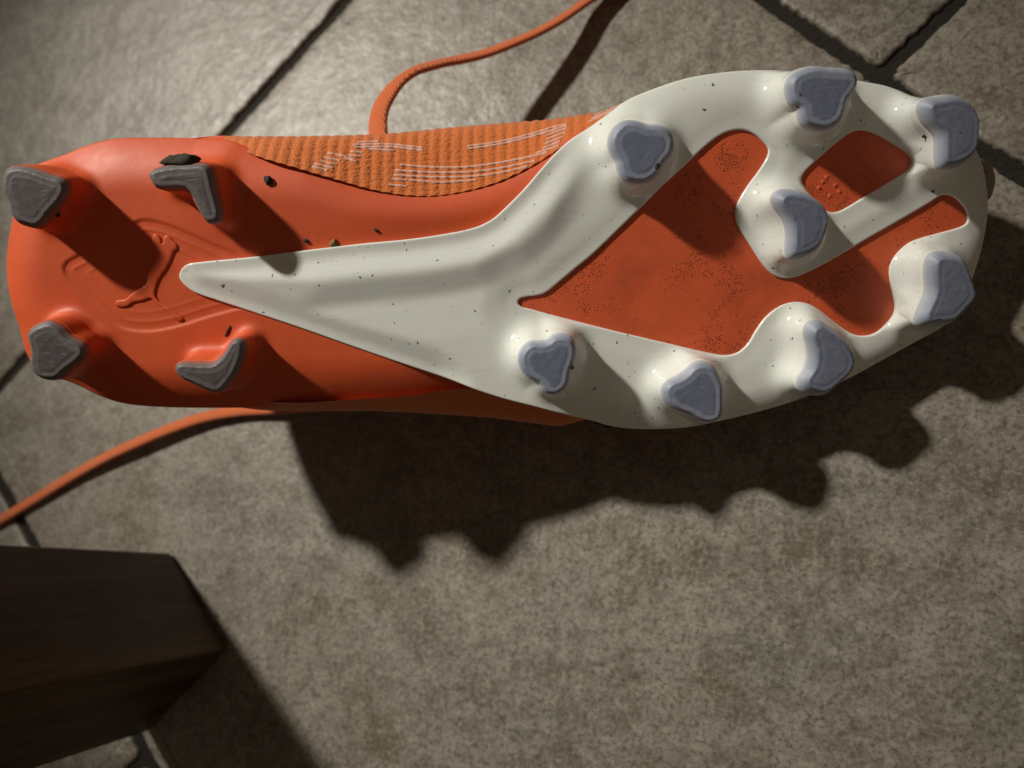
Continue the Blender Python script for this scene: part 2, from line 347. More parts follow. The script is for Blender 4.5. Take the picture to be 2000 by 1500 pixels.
# ------------------------------------------------------------------ node materials
class NT:
    def __init__(self, name):
        self.m = bpy.data.materials.new(name)
        self.m.use_nodes = True
        self.t = self.m.node_tree
        self.b = self.t.nodes['Principled BSDF']
        self.co = self.t.nodes.new('ShaderNodeTexCoord')
    def n(self, kind, **kw):
        nd = self.t.nodes.new('ShaderNode' + kind)
        for k, v in kw.items():
            setattr(nd, k, v)
        return nd
    def l(self, a, b):
        self.t.links.new(a, b)
        return self
    def put(self, sock, val):
        if isinstance(val, bpy.types.NodeSocket):
            self.l(val, sock)
        else:
            sock.default_value = val
    def map(self, scale=(1, 1, 1), rot=(0, 0, 0), src='Object'):
        mp = self.n('Mapping')
        mp.inputs['Scale'].default_value = scale
        mp.inputs['Rotation'].default_value = rot
        self.l(self.co.outputs[src], mp.inputs['Vector'])
        return mp.outputs[0]
    def noise(self, scale, detail=4, rough=0.55, vec=None, dist=0.0):
        nd = self.n('TexNoise')
        nd.inputs['Scale'].default_value = scale
        nd.inputs['Detail'].default_value = detail
        nd.inputs['Roughness'].default_value = rough
        nd.inputs['Distortion'].default_value = dist
        self.l(vec if vec is not None else self.co.outputs['Object'], nd.inputs['Vector'])
        return nd.outputs['Fac']
    def ramp(self, fac, stops, interp='LINEAR'):
        nd = self.n('ValToRGB')
        cr = nd.color_ramp
        cr.interpolation = interp
        while len(cr.elements) < len(stops):
            cr.elements.new(0.5)
        for e, (p, c) in zip(cr.elements, stops):
            e.position = p
            e.color = c if len(c) == 4 else (*c, 1)
        self.l(fac, nd.inputs[0])
        return nd.outputs[0]
    def math(self, op, a, b=0.0, clamp=False):
        nd = self.n('Math', operation=op)
        nd.use_clamp = clamp
        self.put(nd.inputs[0], a); self.put(nd.inputs[1], b)
        return nd.outputs[0]
    def mix(self, fac, a, b, blend='MIX'):
        nd = self.n('Mix', data_type='RGBA', blend_type=blend)
        self.put(nd.inputs['Factor'], fac)
        self.put(nd.inputs['A'], a if not isinstance(a, tuple) else (*a, 1)[:4])
        self.put(nd.inputs['B'], b if not isinstance(b, tuple) else (*b, 1)[:4])
        return nd.outputs['Result']
    def bump(self, h, strength, dist, prev=None):
        nd = self.n('Bump')
        nd.inputs['Strength'].default_value = strength
        nd.inputs['Distance'].default_value = dist
        self.l(h, nd.inputs['Height'])
        if prev is not None:
            self.l(prev, nd.inputs['Normal'])
        return nd.outputs[0]
    def out(self, color=None, rough=None, normal=None, **kw):
        b = self.b
        if color is not None:
            self.put(b.inputs['Base Color'], color if not isinstance(color, tuple) else (*color, 1)[:4])
        if rough is not None:
            self.put(b.inputs['Roughness'], rough)
        if normal is not None:
            self.l(normal, b.inputs['Normal'])
        for k, v in kw.items():
            self.put(b.inputs[k.replace('_', ' ')], v)
        return self.m
    def specks(self, scale, share, size, vec=None):
        """Scattered dots: 1 inside a dot. share = fraction of cells that carry one."""
        v = self.n('TexVoronoi', feature='F1')
        v.inputs['Scale'].default_value = scale
        v.inputs['Randomness'].default_value = 1.0
        self.l(vec if vec is not None else self.co.outputs['Object'], v.inputs['Vector'])
        sep = self.n('SeparateColor')
        self.l(v.outputs['Color'], sep.inputs[0])
        has = self.math('LESS_THAN', sep.outputs[0], share)
        rad = self.math('MULTIPLY', sep.outputs[1], size)
        dot = self.math('LESS_THAN', v.outputs['Distance'], rad)
        return self.math('MULTIPLY', has, dot)

def warped(N, amount, scale):
    """Object coordinates nudged by noise, so specks are not round."""
    nz = N.n('TexNoise')
    nz.inputs['Scale'].default_value = scale
    N.l(N.co.outputs['Object'], nz.inputs['Vector'])
    sub = N.n('VectorMath', operation='SUBTRACT')
    N.l(nz.outputs['Color'], sub.inputs[0]); sub.inputs[1].default_value = (0.5, 0.5, 0.5)
    sc = N.n('VectorMath', operation='SCALE')
    N.l(sub.outputs[0], sc.inputs[0]); sc.inputs['Scale'].default_value = amount
    ad = N.n('VectorMath', operation='ADD')
    N.l(N.co.outputs['Object'], ad.inputs[0]); N.l(sc.outputs[0], ad.inputs[1])
    return ad.outputs[0]

def make_white():
    N = NT('white_plastic')
    w = warped(N, 0.0016, 900)
    s1 = N.math('MULTIPLY', N.specks(620, 0.45, 0.22, w), N.ramp(N.noise(60, 4, 0.7), [(0.46, (0, 0, 0)), (0.52, (1, 1, 1))]))
    s2 = N.specks(210, 0.16, 0.11, w)
    grime = N.ramp(N.noise(38, 5, 0.6), [(0.5, (0, 0, 0)), (0.85, (1, 1, 1))])
    c = N.mix(N.math('MULTIPLY', grime, 0.35), (0.765, 0.800, 0.765), (0.62, 0.62, 0.56))
    stain = N.ramp(N.noise(120, 4, 0.7), [(0.66, (0, 0, 0)), (0.74, (1, 1, 1))])
    c = N.mix(N.math('MULTIPLY', stain, 0.36), c, (0.30, 0.26, 0.19))
    sp = N.math('MAXIMUM', s1, s2)
    c = N.mix(N.math('MULTIPLY', sp, 0.9), c, (0.035, 0.03, 0.022))
    r = N.math('ADD', N.math('MULTIPLY', N.noise(160, 4, 0.6), 0.10), 0.06)
    r = N.math('ADD', r, N.math('MULTIPLY', sp, 0.5))
    scr = N.ramp(N.noise(500, 2, 0.5, N.map((0.12, 2.2, 1.0), (0, 0, 0.5)), 1.0), [(0.60, (0, 0, 0)), (0.68, (1, 1, 1))])
    c = N.mix(N.math('MULTIPLY', scr, 0.10), c, (0.34, 0.32, 0.26))
    r = N.math('ADD', r, N.math('MULTIPLY', scr, 0.12))
    nb = N.bump(N.noise(260, 3, 0.5), 0.05, 0.0004)
    return N.out(c, r, nb, Subsurface_Weight=0.08, Subsurface_Radius=(0.004, 0.003, 0.002), Subsurface_Scale=0.2, IOR=1.5)
def make_orange(name='orange_plastic', c0=(0.66, 0.096, 0.021), c1=(0.56, 0.076, 0.017), rough=0.44, dirt=1.0):
    N = NT(name)
    w = warped(N, 0.002, 700)
    s1 = N.specks(260, 0.06 * dirt, 0.14, w)
    c = N.mix(N.ramp(N.noise(30, 4, 0.55), [(0.35, (0, 0, 0)), (0.7, (1, 1, 1))]), c0, c1)
    dull = N.ramp(N.noise(75, 5, 0.7), [(0.58, (0, 0, 0)), (0.75, (1, 1, 1))])
    c = N.mix(N.math('MULTIPLY', dull, 0.3 * dirt), c, (0.33, 0.06, 0.03))
    c = N.mix(N.math('MULTIPLY', s1, 0.85), c, (0.03, 0.018, 0.012))
    r = N.math('ADD', N.math('MULTIPLY', N.noise(220, 4, 0.6), 0.2), rough)
    nb = N.bump(N.noise(420, 3, 0.5), 0.10, 0.0004)
    return N.out(c, r, nb, Subsurface_Weight=0.15, Subsurface_Radius=(0.005, 0.0012, 0.0005), Subsurface_Scale=0.4)
def make_tip(name, c0, c1, base, amt):
    N = NT(name)
    at_ = N.n('Attribute'); at_.attribute_name = 'core'
    g = N.noise(420, 5, 0.7)
    k = N.math('ADD', at_.outputs['Fac'], N.math('MULTIPLY', N.math('SUBTRACT', g, 0.5), 0.7), True)
    c = N.mix(k, c1, c0)
    sk = N.n('Attribute'); sk.attribute_name = 'skirt'
    c = N.mix(N.math('MULTIPLY', sk.outputs['Fac'], amt), c, base)
    sc = N.specks(420, 0.12, 0.16, warped(N, 0.002, 900))
    c = N.mix(N.math('MULTIPLY', sc, 0.8), c, (0.05, 0.045, 0.045))
    scratch = N.noise(900, 2, 0.5, N.map((0.25, 3.0, 1.0), (0, 0, 0.8)))
    c = N.mix(N.math('MULTIPLY', N.ramp(scratch, [(0.62, (0, 0, 0)), (0.72, (1, 1, 1))]), 0.3), c, (0.42, 0.42, 0.46))
    nb = N.bump(N.noise(800, 4, 0.6), 0.16, 0.0004)
    return N.out(c, 0.5, nb, Subsurface_Weight=0.15, Subsurface_Radius=(0.002, 0.002, 0.0025), Subsurface_Scale=0.5)
def make_weave():
    N = NT('orange_weave')
    A = N.n('TexWave', wave_type='BANDS', bands_direction='X')
    A.inputs['Scale'].default_value = 560
    N.l(N.map(rot=(0, 0, math.radians(52))), A.inputs['Vector'])
    B = N.n('TexWave', wave_type='BANDS', bands_direction='X')
    B.inputs['Scale'].default_value = 560
    N.l(N.map(rot=(0, 0, math.radians(-38))), B.inputs['Vector'])
    h = N.math('ADD', A.outputs['Fac'], N.math('MULTIPLY', B.outputs['Fac'], 0.55))
    c = N.mix(N.noise(60, 5, 0.6), (0.80, 0.138, 0.046), (0.70, 0.110, 0.036))
    c = N.mix(N.math('MULTIPLY', N.math('SUBTRACT', 1.0, A.outputs['Fac']), 0.16), c, (0.26, 0.030, 0.012))
    # dirt caught in the holes of the weave
    where = N.ramp(N.noise(70, 5, 0.75), [(0.50, (0, 0, 0)), (0.62, (1, 1, 1))])
    dots = N.n('TexVoronoi', feature='F1')
    dots.inputs['Scale'].default_value = 1650
    N.l(N.map(rot=(0, 0, math.radians(52))), dots.inputs['Vector'])
    dots.inputs['Randomness'].default_value = 0.45
    sp = N.n('SeparateColor'); N.l(dots.outputs['Color'], sp.inputs[0])
    dd = N.math('MULTIPLY', N.math('LESS_THAN', dots.outputs['Distance'], 0.33), N.math('LESS_THAN', sp.outputs[0], where))
    c = N.mix(N.math('MULTIPLY', dd, 0.92), c, (0.022, 0.013, 0.010))
    stain = N.ramp(N.noise(45, 5, 0.7), [(0.5, (0, 0, 0)), (0.75, (1, 1, 1))])
    c = N.mix(N.math('MULTIPLY', stain, 0.45), c, (0.25, 0.045, 0.022))
    glint = N.specks(420, 0.05, 0.10)
    c = N.mix(N.math('MULTIPLY', glint, 0.6), c, (0.62, 0.30, 0.18))
    nb = N.bump(h, 0.25, 0.0002)
    return N.out(c, 0.45, nb)
def make_knit():
    N = NT('orange_knit')
    A = N.n('TexWave', wave_type='BANDS', bands_direction='Y')
    A.inputs['Scale'].default_value = 190
    A.inputs['Distortion'].default_value = 1.5
    A.inputs['Detail'].default_value = 2
    N.l(N.co.outputs['Object'], A.inputs['Vector'])
    v = N.n('TexVoronoi', feature='F1')
    v.inputs['Scale'].default_value = 1500
    N.l(N.map((0.7, 1.0, 0.8)), v.inputs['Vector'])
    c = N.mix(v.outputs['Distance'], (0.68, 0.180, 0.014), (0.52, 0.112, 0.010))
    c = N.mix(N.math('MULTIPLY', N.noise(500, 3, 0.6), 0.5), c, (0.42, 0.085, 0.02))
    h = N.math('ADD', N.math('MULTIPLY', v.outputs['Distance'], -1.0), N.math('MULTIPLY', A.outputs['Fac'], 0.3))
    nb = N.bump(h, 0.45, 0.0004)
    return N.out(c, 0.8, nb, Sheen_Weight=0.25, Sheen_Roughness=0.5)
def make_tile():
    N = NT('stone_tile')
    oi = N.n('ObjectInfo')
    ad = N.n('VectorMath', operation='ADD')
    mul = N.n('VectorMath', operation='SCALE')
    mul.inputs[0].default_value = (3.1, 1.7, 0.0)
    N.l(oi.outputs['Random'], mul.inputs['Scale'])
    N.l(N.co.outputs['Object'], ad.inputs[0]); N.l(mul.outputs[0], ad.inputs[1])
    p = ad.outputs[0]
    big = N.noise(9, 4, 0.6, p)
    mid = N.noise(42, 5, 0.66, p)
    spk = N.noise(190, 4, 0.70, p, 0.4)
    fin = N.noise(620, 3, 0.65, p, 0.3)
    c = N.ramp(big, [(0.34, (0.158, 0.134, 0.106)), (0.50, (0.190, 0.174, 0.144)), (0.66, (0.150, 0.145, 0.118))])
    c = N.mix(N.ramp(mid, [(0.42, (0, 0, 0)), (0.66, (0.7, 0.7, 0.7))]), c, (0.250, 0.232, 0.198))
    c = N.mix(N.ramp(mid, [(0.32, (0.65, 0.65, 0.65)), (0.50, (0, 0, 0))]), c, (0.110, 0.090, 0.062))
    c = N.mix(N.ramp(spk, [(0.30, (0.62, 0.62, 0.62)), (0.50, (0, 0, 0))]), c, (0.085, 0.068, 0.046))
    c = N.mix(N.ramp(spk, [(0.52, (0, 0, 0)), (0.68, (0.5, 0.5, 0.5))]), c, (0.320, 0.295, 0.245))
    c = N.mix(N.ramp(fin, [(0.34, (0.66, 0.66, 0.66)), (0.49, (0, 0, 0))]), c, (0.070, 0.056, 0.038))
    c = N.mix(N.ramp(fin, [(0.54, (0, 0, 0)), (0.68, (0.42, 0.42, 0.42))]), c, (0.34, 0.31, 0.26))
    pit = N.specks(60, 0.18, 0.035, p)
    c = N.mix(N.math('MULTIPLY', pit, 0.7), c, (0.03, 0.025, 0.018))
    h1 = N.noise(60, 4, 0.6, p)
    h2 = N.noise(300, 4, 0.62, p)
    nb = N.bump(h2, 0.20, 0.0010, N.bump(h1, 0.20, 0.005))
    r = N.math('ADD', N.math('MULTIPLY', N.noise(200, 4, 0.6, p), 0.22), 0.33)
    return N.out(c, r, nb, Specular_IOR_Level=0.40)
def make_grout():
    N = NT('dark_grout')
    c = N.mix(N.noise(300, 5, 0.7), (0.009, 0.007, 0.0045), (0.022, 0.017, 0.011))
    nb = N.bump(N.noise(500, 5, 0.7), 0.9, 0.002)
    return N.out(c, 0.95, nb)
def make_wood():
    N = NT('dark_wood')
    g = N.noise(60, 6, 0.62, N.map((1.0, 1.0, 0.10)), 0.8)
    c = N.ramp(g, [(0.30, (0.012, 0.006, 0.003)), (0.50, (0.055, 0.026, 0.008)), (0.66, (0.092, 0.050, 0.014))])
    fine = N.noise(420, 3, 0.6, N.map((1.0, 1.0, 0.05)))
    c = N.mix(N.math('MULTIPLY', N.ramp(fine, [(0.5, (0, 0, 0)), (0.7, (1, 1, 1))]), 0.5), c, (0.012, 0.006, 0.003))
    dust = N.ramp(N.noise(220, 5, 0.75), [(0.60, (0, 0, 0)), (0.78, (1, 1, 1))])
    c = N.mix(N.math('MULTIPLY', dust, 0.35), c, (0.15, 0.13, 0.09))
    return N.out(c, 0.5, N.bump(g, 0.3, 0.0015))
def make_lace_mat():
    N = NT('orange_cord')
    A = N.n('TexWave', wave_type='BANDS', bands_direction='DIAGONAL')
    A.inputs['Scale'].default_value = 620
    A.inputs['Distortion'].default_value = 0.6
    N.l(N.co.outputs['Object'], A.inputs['Vector'])
    c = N.mix(A.outputs['Fac'], (0.52, 0.095, 0.014), (0.70, 0.155, 0.022))
    c = N.mix(N.math('MULTIPLY', N.noise(90, 4, 0.6), 0.4), c, (0.38, 0.075, 0.02))
    return N.out(c, 0.75, N.bump(A.outputs['Fac'], 0.5, 0.0005), Sheen_Weight=0.2)
def make_plain(name, c0, c1, rough=0.9, scale=400):
    N = NT(name)
    return N.out(N.mix(N.noise(scale, 5, 0.7), c0, c1), rough, N.bump(N.noise(scale * 2, 4, 0.7), 0.6, 0.0006))

M_WHITE, M_ORANGE, M_WEAVE, M_KNIT = make_white(), make_orange(), make_weave(), make_knit()
M_COUNTER = make_orange('orange_counter', (0.62, 0.098, 0.022), (0.56, 0.080, 0.018), 0.48, 0.4)
M_TIP = make_tip('lavender_tip', (0.155, 0.180, 0.265), (0.300, 0.340, 0.430), (0.66, 0.69, 0.70), 0.75)
M_TIP_H = make_tip('grey_tip', (0.088, 0.078, 0.082), (0.150, 0.132, 0.134), (0.48, 0.080, 0.026), 0.9)
M_TILE, M_GROUT, M_WOOD, M_LACE = make_tile(), make_grout(), make_wood(), make_lace_mat()
M_THREAD = make_plain('pale_thread', (0.72, 0.42, 0.33), (0.60, 0.30, 0.21), 0.8)
M_MUD = make_plain('dried_mud', (0.020, 0.016, 0.009), (0.060, 0.048, 0.026))
M_BLACK = make_plain('black_crumb_and_pit', (0.010, 0.008, 0.006), (0.030, 0.022, 0.016), 0.6)
M_CHAFF = make_plain('dry_chaff', (0.30, 0.17, 0.06), (0.16, 0.08, 0.03), 0.7)

# ------------------------------------------------------------------ floor: grout bed and stone tiles
E1 = np.array([0.7431, 0.6691]); E2 = np.array([0.6691, -0.7431])
bed = mesh('floor', [(-3, -3, -0.0019), (3, -3, -0.0019), (3, 3, -0.0019), (-3, 3, -0.0019)], [(0, 1, 2, 3)])
floor = link('floor', bed, M_GROUT, None, False)
floor['kind'] = 'structure'
def tile(a0, a1, b0, b1, gap, fine, seed):
    """One tile between joint centre lines a0..a1 (along E1) and b0..b1 (along E2)."""
    st = 0.0011 if fine else 0.02
    a0 += gap / 2; a1 -= gap / 2; b0 += gap / 2; b1 -= gap / 2
    cx = np.array([(a0 + a1) / 2, (b0 + b1) / 2])
    rc = 0.0025
    loop = []
    for (x, y, s) in ((a1 - rc, b1 - rc, 0), (a0 + rc, b1 - rc, 1), (a0 + rc, b0 + rc, 2), (a1 - rc, b0 + rc, 3)):
        for k in range(5):
            t = math.pi / 2 * (s + k / 4)
            loop.append((x + rc * math.cos(t), y + rc * math.sin(t)))
    Q = np.array(loop)
    R = np.vstack([Q, Q[:1]])
    s = np.r_[0, np.cumsum(np.linalg.norm(np.diff(R, axis=0), axis=1))]
    k = int(s[-1] / st)
    x = np.linspace(0, s[-1], k + 1)[:k]
    Q = np.stack([np.interp(x, s, R[:, j]) for j in (0, 1)], 1)
    t = np.roll(Q, -1, 0) - np.roll(Q, 1, 0)
    nn = np.stack([-t[:, 1], t[:, 0]], 1); nn /= np.linalg.norm(nn, axis=1)[:, None]
    j = np.array([mnoise.noise((q[0] * 420, q[1] * 420, seed)) * 0.00065 + mnoise.noise((q[0] * 95, q[1] * 95, seed + 5)) * 0.0007
                  + max(0, mnoise.noise((q[0] * 900, q[1] * 900, seed + 9))) * 0.0011 for q in Q]) if fine else np.zeros(k)
    hz = np.array([mnoise.noise((q[0] * 150, q[1] * 150, seed + 3)) for q in Q]) if fine else np.zeros(k)
    rings = []
    for ins, z, jj in ((0, -0.0030, 1.0), (0.0001, -0.0013, 1.0), (0.0005, -0.0006, 0.8), (0.0014, -0.00032, 0.45), (0.0034, -0.00012, 0.2), (0.0080, 0.0, 0)):
        if ins < 0.001:
            P = Q + nn * (ins + j * jj)[:, None]
        else:
            P = np.clip(Q, (a0 + ins, b0 + ins), (a1 - ins, b1 - ins))
            P = P + (nn * (j * jj)[:, None]) * (np.abs(P - Q) > 0)
        zz = z + hz * 0.00022 * (ins > 0.0005) * (ins < 0.009)
        P3 = P[:, :1] * E1 + P[:, 1:] * E2
        rings.append(np.column_stack([P3, np.broadcast_to(zz, k)]))
    V = np.concatenate(rings)
    c3 = cx[0] * E1 + cx[1] * E2
    V[:, :2] -= c3
    F = []
    n = len(rings)
    for r in range(n - 1):
        for i in range(k):
            i2 = (i + 1) % k
            # E1, E2 is a left-handed pair seen from above, so the loop runs clockwise
            F.append((r * k + i2, r * k + i, (r + 1) * k + i, (r + 1) * k + i2))
    F.append(tuple(reversed(range((n - 1) * k, n * k))))
    me = mesh('tile', V, F)
    b = bmesh.new(); b.from_mesh(me)
    bmesh.ops.remove_doubles(b, verts=b.verts, dist=2e-5)
    b.to_mesh(me); b.free()
    o = link('tile', me, M_TILE, floor)
    for f in me.polygons:
        if len(f.vertices) > 6:
            f.use_smooth = False
    o.location = (c3[0], c3[1], 0)
    return o
S = 0.3636
row_edges = [(-0.234 - 2 * S, -0.234 - S, -0.264), (-0.234 - S, -0.234, -0.0815), (-0.234, 0.1296, -0.264), (0.1296, 0.1296 + S, -0.0705), (0.1296 + S, 0.1296 + 2 * S, -0.264)]
sd = 0
for a0, a1, off in row_edges:
    for k in range(-2, 3):
        sd += 1
        b0 = off + k * S
        c = np.array([(a0 + a1) / 2, b0 + S / 2])
        w = c[0] * E1 + c[1] * E2
        near = math.hypot(w[0] + 0.1, w[1] - 0.05) < 0.52
        tile(a0, a1, b0, b0 + S, 0.0046, near, sd * 3.7)

# ------------------------------------------------------------------ wooden furniture leg
def furniture_leg():
    B = np.array([(-0.2235, -0.0180), (-0.1924, -0.0540), (-0.2277, -0.0871), (-0.2588, -0.0511)])
    T = np.array([[-0.2257, -0.0083], [-0.1934, -0.0488], [-0.2285, -0.0838], [-0.2608, -0.0432]])
    z1 = 0.1
    H = 0.75
    rings = []
    def ring(z, ins):
        f = z / z1
        P = B + (T - B) * (f if f < 2.2 else 2.2 + (f - 2.2) * 0.3)
        out = []
        n = 4
        for i in range(n):
            p = P[i]; a = P[i - 1]; b = P[(i + 1) % n]
            c = P.mean(0)
            da = (a - p) / np.linalg.norm(a - p); db = (b - p) / np.linalg.norm(b - p)
            r = 0.0014
            p2 = p + (da + db) * ins
            out += [p2 + da * r, p2 + (da + db) * r * 0.32, p2 + db * r]
        return np.column_stack([np.array(out), np.full(len(out), z)])
    zs = [(0.0005, 0.0012), (0.0016, 0.0)] + [(z, 0.0) for z in np.linspace(0.02, H, 20)]
    rings = [ring(z, i) for z, i in zs]
    k = len(rings[0])
    V = np.concatenate(rings)
    F = []
    for r in range(len(rings) - 1):
        for i in range(k):
            i2 = (i + 1) % k
            F.append((r * k + i2, r * k + i, (r + 1) * k + i, (r + 1) * k + i2))
    F.append(tuple(range(k)))
    F.append(tuple(reversed(range((len(rings) - 1) * k, len(rings) * k))))
    V[:, :2] -= B.mean(0)
    o = link('furniture_leg', mesh('furniture_leg', V, F), M_WOOD, None, False)
    o.location = (*B.mean(0), 0)
    tag(o, 'dark brown square wooden furniture leg standing on the tiles beside the boot heel', 'furniture leg')
furniture_leg()

# ------------------------------------------------------------------ the boot
boot = bpy.data.objects.new('football_boot', None)
boot.empty_display_size = 0.05
bm_ = Matrix([[BOOT_AXES[r][c] for c in range(3)] for r in range(3)]).to_4x4()
bm_.translation = BOOT_ORIGIN
boot.matrix_world = bm_
col.objects.link(boot)
tag(boot, 'orange football boot lying sole up with a white studded plate and muddy grey stud tips', 'football boot')
mm = 0.001
ZROW = np.array(BOOT_AXES[2]); Z0 = BOOT_ORIGIN[2] * 1000
def to_floor(V):
    """Keep the soft upper from sinking into the floor it rests on."""
    z = Z0 + V @ ZROW
    d = np.clip(0.8 - z, 0, None)
    return V + d[:, None] * ZROW

# --- swellings at the foot of every stud
def resample(Q, k):
    Q = catmull(Q, 0.15)
    R = np.vstack([Q, Q[:1]])
    s = np.r_[0, np.cumsum(np.linalg.norm(np.diff(R, axis=0), axis=1))]
    x = np.linspace(0, s[-1], k + 1)[:k]
    return np.stack([np.interp(x, s, R[:, j]) for j in (0, 1)], 1)
NP_ = 64
def stud_base(poly):
    Q = resample(poly, NP_)
    if area2(Q) < 0:
        Q = Q[::-1]
    A = np.roll(Q, -1, 0)
    cr = Q[:, 0] * A[:, 1] - A[:, 0] * Q[:, 1]
    c = np.array([((Q + A) * cr[:, None])[:, 0].sum(), ((Q + A) * cr[:, None])[:, 1].sum()]) / (3 * cr.sum())
    rad = math.sqrt(abs(area2(Q)) / 2 / math.pi)
    # matching circle: same start direction, same winding
    ang = np.unwrap(np.arctan2(Q[:, 1] - c[1], Q[:, 0] - c[0]))
    th = np.mean(ang - np.arange(NP_) * 2 * math.pi / NP_) + np.arange(NP_) * 2 * math.pi / NP_
    circ = c + rad * np.stack([np.cos(th), np.sin(th)], 1)
    B = Q * 0.86 + circ * 0.14
    for _ in range(3):
        B = (np.roll(B, 1, 0) + B * 2 + np.roll(B, -1, 0)) / 4
    return Q, c, circ, B
BASES = {k: stud_base(p) for k, p in STUDS.items()}
def mound(P, white):
    h = np.zeros(len(P))
    for k, (Q, c, circ, B) in BASES.items():
        if (k[0] == 'F') != white:
            continue
        m = np.linalg.norm(P - c, axis=1) < 22
        if not m.any():
            continue
        p = P[m]
        d = poly_dist(p, B)
        ins = inside(p, B)
        hh = np.minimum(9.0 * np.clip(1 - d / 10, 0, 1) ** (4.4 if white else 8.5), 6.2)
        hh[ins] = 6.2
        h[m] = np.maximum(h[m], hh) + 0.35 * np.minimum(h[m], hh)
    return h
def near_stud(P, white):
    m = np.zeros(len(P), bool)
    for k, (Q, c, circ, B) in BASES.items():
        if (k[0] == 'F') == white:
            m |= np.linalg.norm(P - c, axis=1) < 11.5
    return m

# --- heel plate
heel_out = catmull(HEEL_PLATE, 0.8)
free = np.array([q for q in heel_out if not (q[0] > -2 and inside(np.array([q]), OUT_P)[0])])
# distance only to the free rim, not to the rim that runs under the white plate
PANEL_C = catmull(PANEL, 0.8)
def roll_amt(u):
    return lerp_tab(u, [(-150, 6.0), (-85, 6.0), (-55, 3.4), (0, 2.6), (30, 2.0)])
def heel_w(P):
    d = poly_dist(P, free, closed=False) if len(free) else np.full(len(P), 50.)
    u, v = P[:, 0], P[:, 1]
    R = roll_amt(u)
    wd = 4 + R * 1.75
    low = (v < -8) * (u > -75) * (u < 5)
    wd = wd + 5.0 * low
    R = R + 1.4 * low
    w = -R * np.clip(1 - d / wd, 0, 1) ** 2.0
    dp = poly_dist(P, PANEL_C)
    sd_ = np.where(inside(P, PANEL_C), dp, -dp)
    w -= 0.36 * sstep(-0.35, 0.45, sd_)
    w += 0.13 * np.exp(-((sd_ - 2.6) / 0.35) ** 2) + 0.09 * np.exp(-((sd_ - 5.4) / 0.35) ** 2)
    # shallow dish between the studs, swelling towards the arch
    w += 0.5 * np.exp(-((u + 25) / 22) ** 2 - ((v - 17) / 6) ** 2)
    w += mound(P, False) * sstep(0, 3.5, d)
    return base_w(u) + w
hp, ht, hl = sheet(heel_out, [], 1.0, [0.4, 1.0, 1.8],
                   lambda P: (poly_dist(P, PANEL_C) < 9) & inside(P, np.array(PANEL_C) * 1.0) | (poly_dist(P, PANEL_C) < 1.6) | near_stud(P, False))
hw = heel_w(hp)
V, F = with_walls(hp, hw, ht, hl, lambda P: heel_w(P) - 3.5)
heel_plate = link('heel_plate', mesh('heel_plate', V * mm, F), M_ORANGE, boot)

# --- white plate
plate_out = catmull(PLATE, 0.7)
holeA, holeB = catmull(WINDOW_A, 0.7), catmull(WINDOW_B, 0.7)
iu = int(np.argmin(np.linalg.norm(plate_out - np.array(PLATE[0]), axis=1)))
PL = np.roll(plate_out, -iu, 0)
# upper rim: from the tail tip along +v; lower rim: the other way
split = int(np.argmin(np.linalg.norm(PL - np.array((70.0, 46.4)), axis=1)))
lowend = int(np.argmin(np.linalg.norm(PL - np.array((24.4, -47.3)), axis=1)))
RIM_UP, RIM_LO = PL[:split], PL[lowend:]
def smin(a, b, k):
    h = np.clip(0.5 + 0.5 * (b - a) / k, 0, 1)
    return b * (1 - h) + a * h - k * h * (1 - h)
def plate_h(P, dout, dhole):
    u, v = P[:, 0], P[:, 1]
    s = poly_dist(P, RIM_UP, False)
    r = poly_dist(P, RIM_LO, False)
    TU = [(0, 1.50), (2.4, 1.32), (3.2, 1.40), (4.0, 1.65), (7.8, 2.98), (8.8, 3.10), (9.8, 2.98), (15.4, 1.66), (16.8, 1.55), (28, 2.15), (60, 2.2)]
    hu = sum(lerp_tab(s + k, TU) for k in (-0.6, -0.3, 0, 0.3, 0.6)) / 5
    TL = [(0, .52), (1.8, .45), (2.6, .55), (3.3, .80), (7.4, 2.05), (8.4, 2.2), (14, 3.1), (60, 9)]
    hl_ = sum(lerp_tab(r + k, TL) for k in (-0.6, -0.3, 0, 0.3, 0.6)) / 5
    mu = sstep(9, 25, u)
    ml = sstep(-24, -6, u)
    hu = hu * (1 - mu) + 1.15 * mu
    hl_ = hl_ * (1 - ml) + 3.0 * ml
    h = smin(hu, hl_, 0.25)
    h = h * (1 - sstep(16, 30, u)) + 1.05 * sstep(16, 30, u)
    # thinner towards the windows
    h = smin(h, 0.72 + 0.30 * sstep(0, 6, dhole) + 0.10 * np.clip(dhole - 3, 0, None) + 0.012 * np.clip(dhole - 5, 0, None) ** 2, 0.5)
    # rim rolls over in the forefoot
    ro = sstep(6, 24, u)
    h = h - ro * 2.2 * np.clip(1 - dout / 8.5, 0, 1) ** 2
    d = np.minimum(dout, dhole)
    h = h + mound(P, True) * sstep(0, 1.3, d)
    rr = 0.42
    q = np.clip(d, 0, rr)
    return h - rr + np.sqrt(np.clip(rr * rr - (rr - q) ** 2, 0, None))
def plate_w(P):
    P = np.asarray(P, float)
    dout = poly_dist(P, PL)
    dh = np.minimum(poly_dist(P, holeA), poly_dist(P, holeB))
    return base_w(P[:, 0]) + plate_h(P, dout, dh)
pp, pt, plp = sheet(PL, [holeA, holeB], 1.1, [0.12, 0.3, 0.55, 1.0], lambda P: near_stud(P, True))
pw = plate_w(pp)
V, F = with_walls(pp, pw, pt, plp, lambda P: base_w(P[:, 0]) - 1.4 - 2.6 * sstep(6, 24, P[:, 0]) * (poly_dist(P, PL) < 0.1))
sole_plate = link('sole_plate', mesh('sole_plate', V * mm, F), M_WHITE, boot)

